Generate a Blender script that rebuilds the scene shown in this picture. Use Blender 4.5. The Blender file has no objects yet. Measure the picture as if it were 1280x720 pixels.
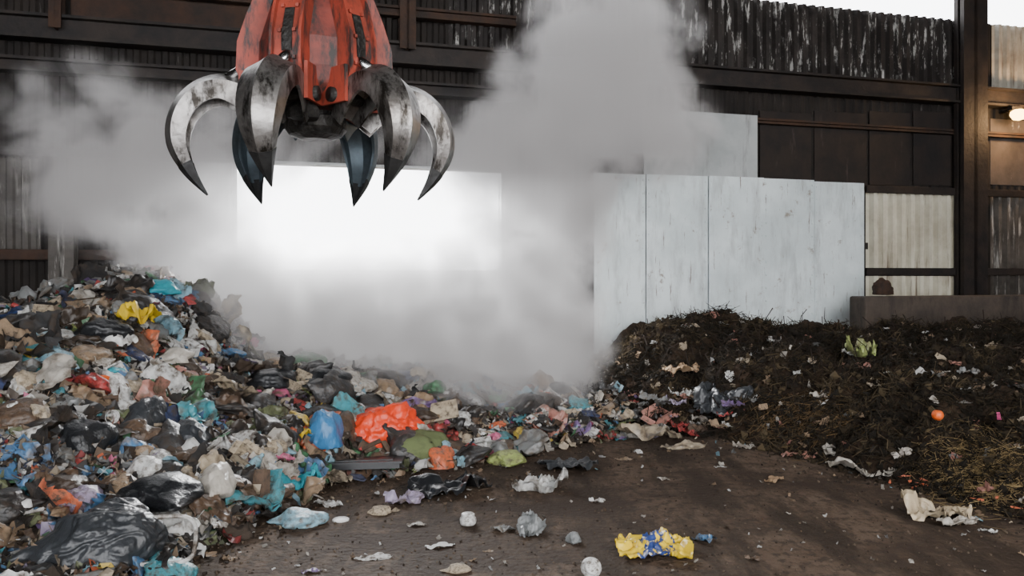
import bpy, bmesh, math, random
from mathutils import Vector, Matrix, Euler, noise
import numpy as np
random.seed(7)
D=bpy.data; S=bpy.context.scene
F=1000.0; HY=345.0; CH=2.5
def link(o): S.collection.objects.link(o); return o
# ---------------------------------------------------------------- materials
def newmat(name):
    m=D.materials.new(name); m.use_nodes=True
    nt=m.node_tree; nt.nodes.clear()
    return m,nt
def N(nt,t,**k):
    n=nt.nodes.new(t)
    for a,b in k.items(): setattr(n,a,b)
    return n
def c4(c): return (c[0],c[1],c[2],1)
def surf_mat(name,c1,c2,scale=3,rough=.6,metal=0,bump=.2,bscale=20,streak=None,stretch=(1,1,1),spec=.5,lo=.4,hi=.65,streak2=None,bdist=.05,streak3=None):
    m,nt=newmat(name); L=nt.links
    out=N(nt,'ShaderNodeOutputMaterial'); b=N(nt,'ShaderNodeBsdfPrincipled')
    L.new(b.outputs[0],out.inputs[0])
    tc=N(nt,'ShaderNodeTexCoord'); mp=N(nt,'ShaderNodeMapping'); mp.inputs['Scale'].default_value=stretch
    L.new(tc.outputs['Object'],mp.inputs[0])
    n1=N(nt,'ShaderNodeTexNoise'); n1.inputs['Scale'].default_value=scale; n1.inputs['Detail'].default_value=6; n1.inputs['Roughness'].default_value=.65
    L.new(mp.outputs[0],n1.inputs[0])
    r=N(nt,'ShaderNodeMapRange'); r.inputs[1].default_value=lo; r.inputs[2].default_value=hi
    L.new(n1.outputs[0],r.inputs[0])
    mx=N(nt,'ShaderNodeMix',data_type='RGBA'); mx.inputs[6].default_value=c4(c1); mx.inputs[7].default_value=c4(c2)
    L.new(r.outputs[0],mx.inputs[0]); col=mx.outputs[2]
    for st in (streak,streak2,streak3):
        if not st: continue
        mp2=N(nt,'ShaderNodeMapping'); mp2.inputs['Scale'].default_value=st[0]
        L.new(tc.outputs['Object'],mp2.inputs[0])
        n2=N(nt,'ShaderNodeTexNoise'); n2.inputs['Scale'].default_value=1; n2.inputs['Detail'].default_value=6; n2.inputs['Roughness'].default_value=.7
        L.new(mp2.outputs[0],n2.inputs[0])
        r2=N(nt,'ShaderNodeMapRange'); r2.inputs[1].default_value=st[2]; r2.inputs[2].default_value=st[3]
        L.new(n2.outputs[0],r2.inputs[0])
        m2=N(nt,'ShaderNodeMix',data_type='RGBA'); m2.inputs[7].default_value=c4(st[1])
        L.new(col,m2.inputs[6]); L.new(r2.outputs[0],m2.inputs[0]); col=m2.outputs[2]
    L.new(col,b.inputs['Base Color'])
    b.inputs['Roughness'].default_value=rough; b.inputs['Metallic'].default_value=metal
    b.inputs['Specular IOR Level'].default_value=spec
    if bump>0:
        n3=N(nt,'ShaderNodeTexNoise'); n3.inputs['Scale'].default_value=bscale; n3.inputs['Detail'].default_value=6
        L.new(mp.outputs[0],n3.inputs[0])
        bp=N(nt,'ShaderNodeBump'); bp.inputs['Strength'].default_value=bump; bp.inputs['Distance'].default_value=bdist
        L.new(n3.outputs[0],bp.inputs['Height']); L.new(bp.outputs[0],b.inputs['Normal'])
    return m
def attr_mat(name,rough=.6):
    m,nt=newmat(name); L=nt.links
    out=N(nt,'ShaderNodeOutputMaterial'); b=N(nt,'ShaderNodeBsdfPrincipled'); L.new(b.outputs[0],out.inputs[0])
    a=N(nt,'ShaderNodeAttribute'); a.attribute_name='col'; L.new(a.outputs['Color'],b.inputs['Base Color'])
    b.inputs['Roughness'].default_value=rough; b.inputs['Specular IOR Level'].default_value=.25 if rough>.8 else .5
    return m
DIRT=(.05,.036,.026)
_pm={}
def pmat(kind,cn,clean=False):
    k=(kind,cn,clean)
    if k in _pm: return _pm[k]
    c=COL[cn]
    if not clean:
        g=sum(c)/3; c=tuple((x*.88+g*.12)*.84+.1*d for x,d in zip(c,(.10,.08,.06)))
        dd=(.13,.10,.07) if sum(c)>.5 else (.045,.033,.025); lo,hi=.44,.68
    else:
        dd=tuple(x*.5+.012 for x in c); lo,hi=.5,.85
    st=((5,5,5),DIRT,.55,.70) if not clean else None
    nm=cn+'_'+kind+('_clean' if clean else '')
    if kind=='plastic': m=surf_mat(nm,c,dd,4,.34,0,.3,9,lo=lo,hi=hi,streak=st)
    elif kind=='card': m=surf_mat(nm,c,dd,5,.85,0,.15,30,lo=lo,hi=hi,streak=st)
    elif kind=='cloth': m=surf_mat(nm,c,dd,5,.95,0,.3,60,lo=lo,hi=hi,streak=st)
    else: m=surf_mat(nm,c,dd,5,.4,0,.05,30,lo=lo,hi=hi,streak=st)
    _pm[k]=m; return m
COL=dict(black=(.012,.013,.015),charcoal=(.03,.033,.037),grey=(.2,.21,.21),white=(.72,.72,.70),offwhite=(.5,.46,.4),
 cream=(.5,.4,.27),tan=(.32,.21,.12),brown=(.12,.07,.04),darkbrown=(.05,.032,.02),blue=(.05,.2,.42),teal=(.03,.33,.4),lightblue=(.25,.5,.62),
 navy=(.02,.04,.12),green=(.05,.22,.09),olive=(.14,.17,.07),lime=(.4,.5,.12),red=(.5,.03,.03),orange=(.8,.13,.02),vermilion=(.85,.06,.015),
 yellow=(.8,.55,.03),pink=(.65,.1,.25),purple=(.18,.1,.3),lilac=(.4,.33,.5),salmon=(.5,.2,.15))
# ---------------------------------------------------------------- mesh helpers
def mesh_obj(name,v,f,mats=(),smooth=False,mw=None):
    me=D.meshes.new(name); me.from_pydata(v,[],f); me.update()
    for m in mats: me.materials.append(m)
    if smooth: me.polygons.foreach_set('use_smooth',[True]*len(me.polygons))
    o=D.objects.new(name,me); link(o)
    if mw is not None: o.matrix_world=mw
    return o
def boxdata(x0,x1,y0,y1,z0,z1,V,Fc):
    b=len(V)
    V+= [(x0,y0,z0),(x1,y0,z0),(x1,y1,z0),(x0,y1,z0),(x0,y0,z1),(x1,y0,z1),(x1,y1,z1),(x0,y1,z1)]
    Fc+= [tuple(b+i for i in q) for q in ((0,3,2,1),(4,5,6,7),(0,1,5,4),(1,2,6,5),(2,3,7,6),(3,0,4,7))]
def boxes(name,bl,mats,mw=None,bevel=0):
    V=[];Fc=[]
    for b in bl: boxdata(*b,V,Fc)
    o=mesh_obj(name,V,Fc,mats,mw=mw)
    if bevel:
        md=o.modifiers.new('bevel','BEVEL'); md.width=bevel; md.segments=2
    return o
def tag(o,label,cat,group=None,kind=None):
    o['label']=label; o['category']=cat
    if group: o['group']=group
    if kind: o['kind']=kind
    return o
def struct(o,label,cat):
    o['kind']='structure'; o['label']=label; o['category']=cat; return o
def setparent(ch,pa):
    ch.parent=pa; ch.matrix_parent_inverse=pa.matrix_world.inverted()
def lathe(prof,seg=20):
    V=[];Fc=[]
    for r,z in prof:
        for i in range(seg):
            a=2*math.pi*i/seg; V.append((r*math.cos(a),r*math.sin(a),z))
    for j in range(len(prof)-1):
        for i in range(seg):
            k=(i+1)%seg; Fc.append((j*seg+i,j*seg+k,(j+1)*seg+k,(j+1)*seg+i))
    Fc.append(tuple(range(seg-1,-1,-1)))
    return V,Fc
def tube(name,pts,rad,mat,seg=8):
    cu=D.curves.new(name,'CURVE'); cu.dimensions='3D'; cu.bevel_depth=rad; cu.bevel_resolution=3
    sp=cu.splines.new('POLY'); sp.points.add(len(pts)-1)
    for i,p in enumerate(pts): sp.points[i].co=(*p,1)
    tmp=D.objects.new(name,cu); link(tmp); bpy.context.view_layer.update()
    me=D.meshes.new_from_object(tmp.evaluated_get(bpy.context.evaluated_depsgraph_get()))
    D.objects.remove(tmp); me.materials.clear(); me.materials.append(mat); me.name=name
    me.polygons.foreach_set('use_smooth',[True]*len(me.polygons))
    return link(D.objects.new(name,me))
# ---------------------------------------------------------------- camera
cd=D.cameras.new('camera'); cam=link(D.objects.new('camera',cd)); S.camera=cam
cam.location=(0,0,CH); cam.rotation_euler=(math.radians(90),0,0)
cd.sensor_width=36; cd.lens=36*F/1280; cd.shift_y=-(360-HY)/1280; cd.clip_end=400
# ---------------------------------------------------------------- back wall frame
O=Vector((-8.96,14,0)); U=Vector((21.76,6,0)).normalized(); NW=Vector((U.y,-U.x,0))
MW=Matrix(((U.x,-NW.x,0,O.x),(U.y,-NW.y,0,O.y),(0,0,1,0),(0,0,0,1)))
def wp(px,py,off=0):
    kx=(px-640)/F; kz=(HY-py)/F
    d=(O.dot(NW)+off)/(kx*NW.x+NW.y)
    P=Vector((kx*d,d,0)); return (P-O).dot(U), CH+kz*d
def wrect(x0,y0,x1,y1,off=0):
    xm=(x0+x1)/2
    return wp(x0,0,off)[0],wp(x1,0,off)[0],wp(xm,y1,off)[1],wp(xm,y0,off)[1]
def wbox(x0,y0,x1,y1,off,th):
    u0,u1,z0,z1=wrect(x0,y0,x1,y1,off); return (u0,u1,-off,-off+th,z0,z1)
def corr(u0,u1,z0,z1,v,V,Fc,per=.24,amp=.045):
    prof=[(0,0),(.35,0),(.5,1),(.85,1)]
    us=[];k=0
    while True:
        base=u0+k*per; done=False
        for a,h in prof:
            uu=base+a*per
            if uu>=u1: done=True;break
            us.append((uu,h))
        if done: break
        k+=1
    us.append((u1,us[-1][1])); b=len(V)
    for uu,h in us: V.append((uu,v-h*amp,z0)); V.append((uu,v-h*amp,z1))
    for i in range(len(us)-1): Fc.append((b+2*i,b+2*i+2,b+2*i+3,b+2*i+1))
M_darkwall=surf_mat('sooty_cladding',(.012,.010,.009),(.024,.019,.016),1.2,.8,.0,.2,15,streak=((9,9,1.2),(.12,.11,.10),.63,.75),spec=.25)
M_peel=surf_mat('peeling_cladding',(.032,.026,.023),(.014,.012,.011),1.2,.7,0,.2,15,streak=((8,8,1.6),(.42,.41,.39),.55,.61),streak2=((.9,.9,.9),(.014,.011,.010),.46,.56),spec=.3)
M_midwall=surf_mat('grimy_cladding',(.09,.08,.07),(.035,.03,.026),1.2,.65,0,.2,15,streak=((9,9,.9),(.4,.38,.35),.55,.67),spec=.3)
M_cream=surf_mat('cream_cladding',(.6,.57,.46),(.44,.4,.31),1.5,.6,0,.1,15,streak=((7,7,.6),(.13,.09,.06),.56,.70))
M_cream2=surf_mat('dirty_cream_cladding',(.34,.32,.27),(.2,.18,.15),1.5,.6,0,.1,15,streak=((7,7,.6),(.10,.07,.05),.54,.68))
M_beam=surf_mat('dark_steel',(.013,.011,.011),(.03,.022,.018),2,.65,.1,.2,12,spec=.3)
M_rust=surf_mat('rusty_steel',(.05,.026,.016),(.024,.017,.014),2.5,.75,.1,.3,12,spec=.3)
M_sheet=surf_mat('galvanised_sheet',(.76,.83,.84),(.60,.67,.68),.9,.42,.1,.12,1.4,streak=((2.6,2.6,.6),(.42,.45,.45),.5,.72),streak2=((2.5,2.5,2.5),(.30,.27,.23),.61,.68),streak3=((13,13,1.1),(.15,.11,.08),.62,.67))
M_sheet2=surf_mat('dull_grey_sheet',(.42,.44,.44),(.31,.33,.33),.9,.5,.1,.1,2,streak=((4,4,.6),(.2,.2,.19),.55,.72))
M_conc=surf_mat('stained_concrete',(.07,.052,.04),(.032,.025,.02),1.4,.85,0,.4,14,streak=((3,3,.7),(.02,.016,.013),.5,.7))
uL=-3.0; uR=26.5; ZT=8.70
ou0,ou1,_,_=wrect(297,209,625,222)
_,_,_,oz1=wrect(590,215,625,222)
oz0=2.62
V=[];Fc=[]
corr(uL,ou0,0,ZT,0,V,Fc); corr(ou1,uR,0,ZT,0,V,Fc); corr(ou0,ou1,oz1,ZT,0,V,Fc); corr(ou0,ou1,0,oz0,0,V,Fc)
boxdata(uL,ou0,.03,.1,0,ZT,V,Fc);boxdata(ou1,uR,.03,.1,0,ZT,V,Fc);boxdata(ou0,ou1,.03,.1,oz1,ZT,V,Fc);boxdata(ou0,ou1,.03,.1,0,oz0,V,Fc)
struct(mesh_obj('wall_back',V,Fc,[M_darkwall],mw=MW),'soot-blackened corrugated metal hall wall with large bright opening','wall')
struct(boxes('trim_1',[(ou0-.05,ou0,-.1,.12,oz0-.1,oz1+.06),(ou1,ou1+.05,-.1,.12,oz0-.1,oz1+.06),(ou0-.05,ou1+.05,-.1,.12,oz1,oz1+.06),(ou0-.05,ou1+.05,-.1,.12,oz0-.1,oz0)],[M_sheet2],MW,.01),'pale metal frame around the wide wall opening','window frame')
# beams & columns
def ibeam_h(name,z0,z1,u0,u1,v,d,mat,label):
    t=.05
    o=boxes(name,[(u0,u1,v-d,v,z0,z0+t),(u0,u1,v-d,v,z1-t,z1),(u0,u1,v-d*.6,v-d*.45,z0,z1)],[mat],MW)
    return tag(o,label,'steel beam')
ibeam_h('steel_beam',6.62,7.05,uL,uR,-.05,.35,M_beam,'dark sooty steel I-beam running along the upper wall')
ibeam_h('steel_beam',6.05,6.3,uL,wp(640,0)[0],-.05,.3,M_beam,'dark steel girder under the main beam')
ibeam_h('steel_beam',7.55,7.75,uL,wp(640,0)[0],-.14,.2,M_rust,'rusty brown steel rail high on the wall')
ibeam_h('steel_beam',5.9,6.02,wp(870,0)[0],uR,-.05,.15,M_rust,'thin rusty rail above the dark wall panels')
def col(x0,x1,z0,z1,off,mat,label):
    u0=wp(x0,0,off)[0];u1=wp(x1,0,off)[0];t=(u1-u0)*.16
    o=boxes('steel_column',[(u0,u1,-off,-off+t,z0,z1),(u0,u1,-off+.3-t,-off+.3,z0,z1),((u0+u1)/2-t/2,(u0+u1)/2+t/2,-off,-off+.3,z0,z1)],[mat],MW)
    tag(o,label,'steel column')
col(1205,1235,0,9.95,.5,M_beam,'dark H-section steel column beside cream cladding')
col(500,520,6.9,ZT,.45,M_rust,'short rusty brown steel post above the beam')
col(60,92,0,4.0,.6,M_midwall,'grey steel post behind the waste heap')
col(60,76,6.8,ZT,.45,M_rust,'rusty steel post on the upper wall')
def sheet_corr(x0,y0,x1,y1,off,mat,label,per=.24,amp=.045):
    u0,u1,z0,z1=wrect(x0,y0,x1,y1,off); V=[];Fc=[]
    corr(u0,u1,z0,z1,-off,V,Fc,per,amp)
    o=mesh_obj('corrugated_cladding_sheet',V,Fc,[mat],mw=MW)
    tag(o,label,'cladding')
sheet_corr(1082,243,1203,335,.06,M_cream,'cream corrugated cladding streaked with dirt',.26,.12)
sheet_corr(1082,345,1203,374,.06,M_cream,'cream corrugated cladding below a rail',.26,.12)
sheet_corr(1238,245,1300,336,.06,M_midwall,'grimy grey corrugated cladding beside the column',.26,.12)
sheet_corr(1238,343,1300,372,.06,M_midwall,'grimy grey corrugated cladding beside the column',.26,.12)
sheet_corr(0,198,52,312,.06,M_midwall,'dirty grey corrugated cladding low on the wall')
sheet_corr(98,240,290,312,.06,M_darkwall,'sooty corrugated cladding beside the doorway')
for i,(a,b,m) in enumerate(((850,970,M_peel),(970,1090,M_peel),(1090,1203,M_peel),(1237,1330,M_cream2),(560,645,M_peel),(475,500,M_darkwall),(645,850,M_peel))):
    V=[];Fc=[]; corr(wp(a,0)[0],wp(b,0)[0]-.02,7.08,ZT-.03,-.06,V,Fc,.24,.1)
    tag(mesh_obj('corrugated_cladding_sheet',V,Fc,[m],mw=MW),'upper corrugated sheet with peeling white streaks' if m!=M_cream2 else 'pale dirty corrugated sheet above the beam','cladding')
u0,u1=wp(90,0)[0],wp(330,0)[0]
tag(boxes('rusty_wall_panel',[(u0,u1,-.1,-.06,7.1,8.6)],[M_rust],MW,.01),'rusty orange-brown steel panel under the roof','wall panel')
u0,u1,z0,z1=wrect(1080,335,1206,344,.15)
tag(boxes('wall_rail',[(u0,u1+1.9,-.25,-.19,z0,z1)],[M_beam],MW,.01),'dark horizontal rail across cream cladding','rail')
u0,u1,z0,z1=wrect(1080,234,1206,243,.15)
tag(boxes('wall_rail',[(u0,u1+1.9,-.25,-.19,z0,z1)],[M_beam],MW,.01),'dark horizontal rail on top of the cladding','rail')
u0,u1,z0,z1=wrect(0,312,170,325,.2)
tag(boxes('wall_rail',[(uL,u1,-.25,-.12,z0,z1)],[M_rust],MW,.01),'rusty horizontal rail low on the sooty wall','rail')
u0,u1,z0,z1=wrect(0,188,290,198,.2)
tag(boxes('wall_rail',[(uL,u1,-.2,-.05,z0,z1)],[M_beam],MW,.01),'dark horizontal rail on the sooty wall','rail')
M_dp=surf_mat('brown_black_board',(.022,.016,.013),(.012,.010,.010),1.5,.75,0,.15,10,streak=((5,5,.8),(.06,.045,.04),.62,.75),spec=.3)
for a,b in ((950,1014),(1018,1083),(1087,1138),(1142,1203)):
    tag(boxes('dark_wall_board',[wbox(a,140,b,232,.06,.05)],[M_dp],MW,.01),'dark brown board panel set under the beam','wall panel')
tag(boxes('dark_wall_board',[wbox(1238,150,1300,232,.06,.05)],[surf_mat('grey_brown_board',(.07,.055,.047),(.04,.032,.028),2,.8,0,.1,10,streak=((4,4,2),(.22,.2,.18),.62,.7))],MW,.01),'scuffed grey-brown board beside the column','wall panel')
# galvanised sheets
seams=[743,808,886,955,1018,1080]
tops=[217,219,221,224,228]
for i in range(5):
    off=.75
    u0=wp(seams[i],0,off)[0];u1=wp(seams[i+1],0,off)[0]-(.025 if i in(0,1) else .006)
    zt=wp((seams[i]+seams[i+1])/2,tops[i],off)[1]
    jit=random.uniform(0,.02)
    bl=[(u0,u1,-off-jit,-off+.03,0.0,zt)]
    for k in range(12):
        z=zt-.12-k*.28
        for uu in (u0+.05,u1-.05): bl.append((uu-.014,uu+.014,-off-.03,-off,z-.014,z+.014))
    o=boxes('galvanised_steel_sheet',bl,[M_sheet],MW)
    tag(o,'tall pale galvanised steel sheet behind the compost heap','steel sheet','galvanised barrier sheets')
tag(boxes('galvanised_steel_sheet',[wbox(805,140,947,235,.3,.04)],[M_sheet2],MW,.005),'smaller dull grey steel sheet fixed behind the barrier','steel sheet')
a=wp(720,0,.3)[0]
tag(boxes('door_post',[(a-.06,a+.06,-.35,-.1,0,4.9)],[M_beam],MW),'dark steel post seen through steam','steel post')
tag(boxes('sheet_frame',[(wp(734,0,.6)[0],wp(1082,0,.6)[0],-.68,-.6,3.1,3.25),(wp(734,0,.6)[0],wp(1082,0,.6)[0],-.68,-.6,.8,.95)],[M_beam],MW),'dark steel rails carrying the galvanised sheets','frame')
off=2.2
u0=wp(1082,0,off)[0]; zt=wp(1180,370,off)[1]
pw=boxes('concrete_push_wall',[(u0,uR-2,-off,-off+.5,0,zt)],[M_conc],MW,.04); tag(pw,'stained concrete push wall behind dark compost','concrete wall')
# lamp
lu,lz=wp(1272,143,.5)
lm,nt=newmat('lamp_glow'); e=N(nt,'ShaderNodeEmission'); e.inputs[0].default_value=(1,.6,.2,1); e.inputs[1].default_value=14
oo=N(nt,'ShaderNodeOutputMaterial'); nt.links.new(e.outputs[0],oo.inputs[0])
root=link(D.objects.new('wall_lamp',None)); root.matrix_world=MW@Matrix.Translation((lu,-.45,lz)); tag(root,'small glowing warm wall lamp under the beam','wall lamp')
bpy.context.view_layer.update()
b=boxes('lamp_housing',[(lu-.16,lu+.16,-.5,-.35,lz+.1,lz+.2),(lu-.04,lu+.04,-.4,0,lz+.1,lz+.16)],[M_beam],MW,.01); setparent(b,root)
v,f=lathe([(.02,-.15),(.12,-.12),(.18,-.02),(.17,.06),(.1,.11),(.01,.12)],16)
g=mesh_obj('lamp_lens',v,f,[lm],True,MW@Matrix.Translation((lu,-.52,lz))); setparent(g,root)
pl=D.lights.new('lamp_light','POINT'); pl.energy=260; pl.color=(1,.6,.28); pl.shadow_soft_size=.15
po=link(D.objects.new('lamp_light',pl)); po.matrix_world=MW@Matrix.Translation((lu,-.95,lz-.05)); setparent(po,root)
# ---------------------------------------------------------------- shell
M_floor=surf_mat('muddy_concrete_floor',(.095,.062,.041),(.15,.108,.077),1.2,.82,0,.9,16,streak=((1.6,.35,1),(.034,.023,.015),.44,.58),streak2=((9,7,1),(.048,.033,.023),.48,.6),streak3=((.5,.9,1),(.045,.030,.021),.46,.6),lo=.35,hi=.7,spec=.18,bdist=.035)
struct(mesh_obj('floor',[(-60,-14,0),(60,-14,0),(60,200,0),(-60,200,0)],[(0,1,2,3)],[M_floor]),'dirty brown concrete floor smeared with mud','floor')
def wl(u,z): p=MW@Vector((u,.1,0)); return (p.x,p.y,z)
a0=wl(-2.4,9.95); a1=wl(24.6,9.95)
cvt=[(-11.2,-12,9.95),(15,-12,9.95),(15,a1[1],9.95),(-11.2,a0[1],9.95)]
struct(mesh_obj('ceiling',cvt+[(x,y,10.1) for x,y,z in cvt],[(0,1,2,3),(7,6,5,4),(0,4,5,1),(1,5,6,2),(2,6,7,3),(3,7,4,0)],[M_darkwall]),'dark hall roof','ceiling')
struct(boxes('wall_left',[(-11.4,-11.2,-12,13.2,0,9.95)],[M_darkwall]),'dark hall side wall','wall')
struct(boxes('wall_right',[(14.6,14.8,-12,20.2,0,9.95)],[M_darkwall]),'dark hall side wall','wall')
# ---------------------------------------------------------------- heap heightfield
fx=[-12,-8,-4.2,-3.2,-2.9,-2.6,-2.1,0,.75,2,3.1,4,5.25,7,12]
fy=[4.2,4.5,5.2,6,6.6,8.4,10.1,11.3,12,12.9,12.6,11.1,8.4,6.2,4.6]
hx=[-12,-8,-6.6,-5.75,-5.1,-4.25,-3.6,-2.4,-1,0,.75,1.5,2.2,3.0,3.8,4.6,6.6,9.6,12]
hz=[1.85,1.85,2.2,2.42,2.2,1.4,1.05,.92,.8,.68,.6,.8,1.32,1.56,1.62,1.5,1.42,1.5,1.6]
cx=[-12,-2.4,0,.75,2,12]; cy=[12.3,12.6,13.6,14,15,15.2]
def hs(x,y):
    f=np.interp(x,fx,fy); c=np.interp(x,cx,cy); H=np.interp(x,hx,hz)
    t=(y-f)/(c-f)
    if t<0: return max(-.25,t)
    if t<1: s=.65*t**.85+.35*(t*t*(3-2*t)); return H*s
    q=min(1,(y-c)/2.2)
    return H*(1-(.55*q*q if x<1 else .15*q))
def h(x,y):
    b=hs(x,y)
    if b<=-.2: return b
    amp=min(1,max(0,b+.1)*2.5); r=0
    p=Vector((x,y,0))
    if x>1.2:
        r=min(1,(x-1.2)/1.5); amp*=1+.9*r
    cl=.5-noise.voronoi(p*1.9)[0][0] if r>0 else 0
    return b+amp*(.15*noise.noise(p*1.1)+.10*noise.noise(p*2.7+Vector((5,0,0)))+.06*abs(noise.noise(p*6))+.03*noise.noise(p*14)+.1*r*cl)
def surfp(px,py):
    kx=(px-640)/F;kz=(HY-py)/F; d=4.5
    while d<17:
        z=CH+kz*d
        if z<=max(0,h(kx*d,d)): break
        d+=.03
    return Vector((kx*d,d,max(0,h(kx*d,d)))),d
def nrm(x,y):
    e=.25; a=max(0,hs(x+e,y))-max(0,hs(x-e,y)); b=max(0,hs(x,y+e))-max(0,hs(x,y-e))
    return Vector((-a/(2*e),-b/(2*e),1)).normalized()
def wallv(x,y): return (Vector((x,y,0))-O).dot(NW)
def heap(name,x0,x1,mat,lim):
    st=.07; nx=int((x1-x0)/st); ny=int((17.6-4)/st)
    V=[];ok=[]
    for j in range(ny+1):
        for i in range(nx+1):
            x=x0+i*st;y=4+j*st; z=h(x,y)
            ok.append(z>-.06 and wallv(x,y)>lim(x)); V.append((x,y,max(z,-.06)))
    Fc=[]
    for j in range(ny):
        for i in range(nx):
            a=j*(nx+1)+i; q=(a,a+1,a+nx+2,a+nx+1)
            if all(ok[k] for k in q): Fc.append(q)
    o=mesh_obj(name,V,Fc,[mat],True)
    bm=bmesh.new(); bm.from_mesh(o.data); bmesh.ops.delete(bm,geom=[v for v in bm.verts if not v.link_faces],context='VERTS'); bm.to_mesh(o.data); bm.free()
    return o
M_waste=surf_mat('decomposing_waste',(.026,.02,.016),(.09,.062,.042),6,.8,0,.8,12,streak=((5,5,5),(.17,.13,.09),.6,.68))
M_comp=surf_mat('dark_compost',(.011,.0075,.005),(.04,.025,.015),3,.95,0,1,14,spec=.2)
wh=heap('mixed_waste_heap',-10.9,1.6,M_waste,lambda x:.8); tag(wh,'sloping heap of mixed household rubbish','rubbish heap',kind='stuff')
chp=heap('compost_heap',1.6,12.5,M_comp,lambda x:.95 if x<6.7 else 2.35); tag(chp,'dark brown heap of composting green waste','compost heap',kind='stuff')
# ---------------------------------------------------------------- stuff
pal=[('black',20),('charcoal',17),('grey',8),('white',11),('offwhite',12),('cream',9),('tan',10),('brown',12),('darkbrown',12),('blue',4),('teal',3.5),('lightblue',3.5),
     ('green',3.5),('olive',3),('lime',1),('red',2.8),('orange',2.2),('yellow',2),('pink',1.8),('purple',1.2),('lilac',1.5),('salmon',2),('navy',2.5)]
PN=[p[0] for p in pal];PW=[p[1] for p in pal]
def rc(): return random.choices(PN,PW)[0]
def dull(c,k=.25):
    g=sum(c)/3; return tuple((x*.84+g*.16)*(1-k)*.9+k*d for x,d in zip(c,(.09,.065,.045)))
def stuff_obj(name,V,Fc,C,label,cat,rough=.6):
    o=mesh_obj(name,V,Fc,[attr_mat(name+'_mat',rough)])
    at=o.data.attributes.new('col','FLOAT_COLOR','FACE')
    at.data.foreach_set('color',np.array([(c[0],c[1],c[2],1) for c in C],dtype=np.float32).ravel())
    tag(o,label,cat,kind='stuff'); return o
def scrap(V,Fc,C,p,s,c,n,zz=.13):
    R=n.to_track_quat('Z','Y').to_matrix()@Euler((random.gauss(0,.5),random.gauss(0,.5),random.uniform(0,6.28))).to_matrix()
    b=len(V); asp=random.uniform(.3,1)
    for j in range(4):
        for i in range(4):
            q=Vector(((i/3-.5)*s*(1+random.gauss(0,.14)),(j/3-.5)*s*asp*(1+random.gauss(0,.14)),random.gauss(0,zz)*s))
            V.append(tuple(p+R@q))
    k=random.uniform(.5,1.05)
    for j in range(3):
        for i in range(3):
            a=b+j*4+i; Fc.append((a,a+1,a+5,a+4)); kk=k*random.uniform(.85,1.1); C.append(tuple(min(1,x*kk) for x in c))
def clod(V,Fc,C,p,s,c):
    b=len(V); R=Euler((random.uniform(0,3),random.uniform(0,3),0)).to_matrix()
    P=[Vector(q) for q in ((1,0,0),(0,1,0),(-1,0,0),(0,-1,0),(0,0,1),(0,0,-1))]
    for q in P: V.append(tuple(p+R@(q*s*random.uniform(.5,1.3))))
    for i in range(4):
        j=(i+1)%4; Fc.append((b+i,b+j,b+4)); C.append(c); Fc.append((b+j,b+i,b+5)); C.append(c)
def twig(V,Fc,C,p,L,r,c,n,lift=.35):
    t=Vector((random.gauss(0,1),random.gauss(0,1),random.gauss(0,lift))).normalized()
    d=(n.to_track_quat('Z','Y').to_matrix()@t).normalized(); s1=d.orthogonal().normalized(); s2=d.cross(s1)
    bend=Vector((random.gauss(0,.2),random.gauss(0,.2),random.gauss(0,.2*min(1,lift*3))))*L
    b=len(V)
    for k,(tt,rr) in enumerate(((-.5,1),(0,.9),(.5,.5))):
        cc=p+d*L*tt+bend*(0 if k!=1 else .5)
        for a in range(3):
            V.append(tuple(cc+(s1*math.cos(a*2.094)+s2*math.sin(a*2.094))*r*rr))
    for k in range(2):
        for a in range(3):
            q=(a+1)%3; Fc.append((b+3*k+a,b+3*k+q,b+3*k+3+q,b+3*k+3+a)); C.append(c)
V=[];Fc=[];C=[]
n=0
while n<11500:
    x=random.uniform(-9,1.9); y=random.uniform(4.4,13.6)
    if abs(x)>y*.72 or wallv(x,y)<.95: continue
    b=hs(x,y)
    if b<-.22 or (b<.0 and random.random()<.75): continue
    s=random.choice((random.uniform(.05,.13),random.uniform(.1,.26)))
    p=Vector((x,y,max(0,h(x,y))+random.uniform(.01,.08))); scrap(V,Fc,C,p,s,dull(COL[rc()]),nrm(x,y),.12); n+=1
for _ in range(1800):
    x=random.uniform(-8.5,1.6); y=random.uniform(5,13.4)
    if abs(x)>y*.7 or hs(x,y)<0: continue
    twig(V,Fc,C,Vector((x,y,h(x,y)+.06)),random.uniform(.1,.4),random.uniform(.004,.01),dull(COL[random.choice(['tan','brown','offwhite','black','white'])]),nrm(x,y))
stuff_obj('loose_litter',V,Fc,C,'countless scraps of paper, film and food waste on the heap','litter')
V=[];Fc=[];C=[]; n=0
while n<23000:
    x=random.uniform(1.0,11); y=random.uniform(5.6,15.4)
    if abs(x)>y*.74 or (x>6.5 and wallv(x,y)<2.4): continue
    b=hs(x,y)
    if b<-.12 or (b<.1 and random.random()<.6): continue
    p=Vector((x,y,max(0,h(x,y))+random.uniform(-.02,.04)))
    patch=noise.noise(Vector((x*.9,y*.9,3)))+.6*noise.noise(Vector((x*3,y*3,7)))
    k=random.random()+patch*.7; c=(.010,.0075,.0045) if k<.55 else (.026,.0185,.010) if k<.93 else (.065,.047,.025)
    if random.random()<.25: clod(V,Fc,C,p,random.uniform(.02,.08),c)
    else: twig(V,Fc,C,p+Vector((0,0,.02)),random.uniform(.12,.45),random.uniform(.003,.009),c,nrm(x,y),.6)
    n+=1
for _ in range(220):
    x=random.uniform(2.0,9); y=random.uniform(12.5,15)
    if wallv(x,y)<2.4 and x>6.5: continue
    twig(V,Fc,C,Vector((x,y,h(x,y)+.1)),random.uniform(.3,.7),.01,(.02,.013,.009),Vector((1,0,0)),.8)
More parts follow.
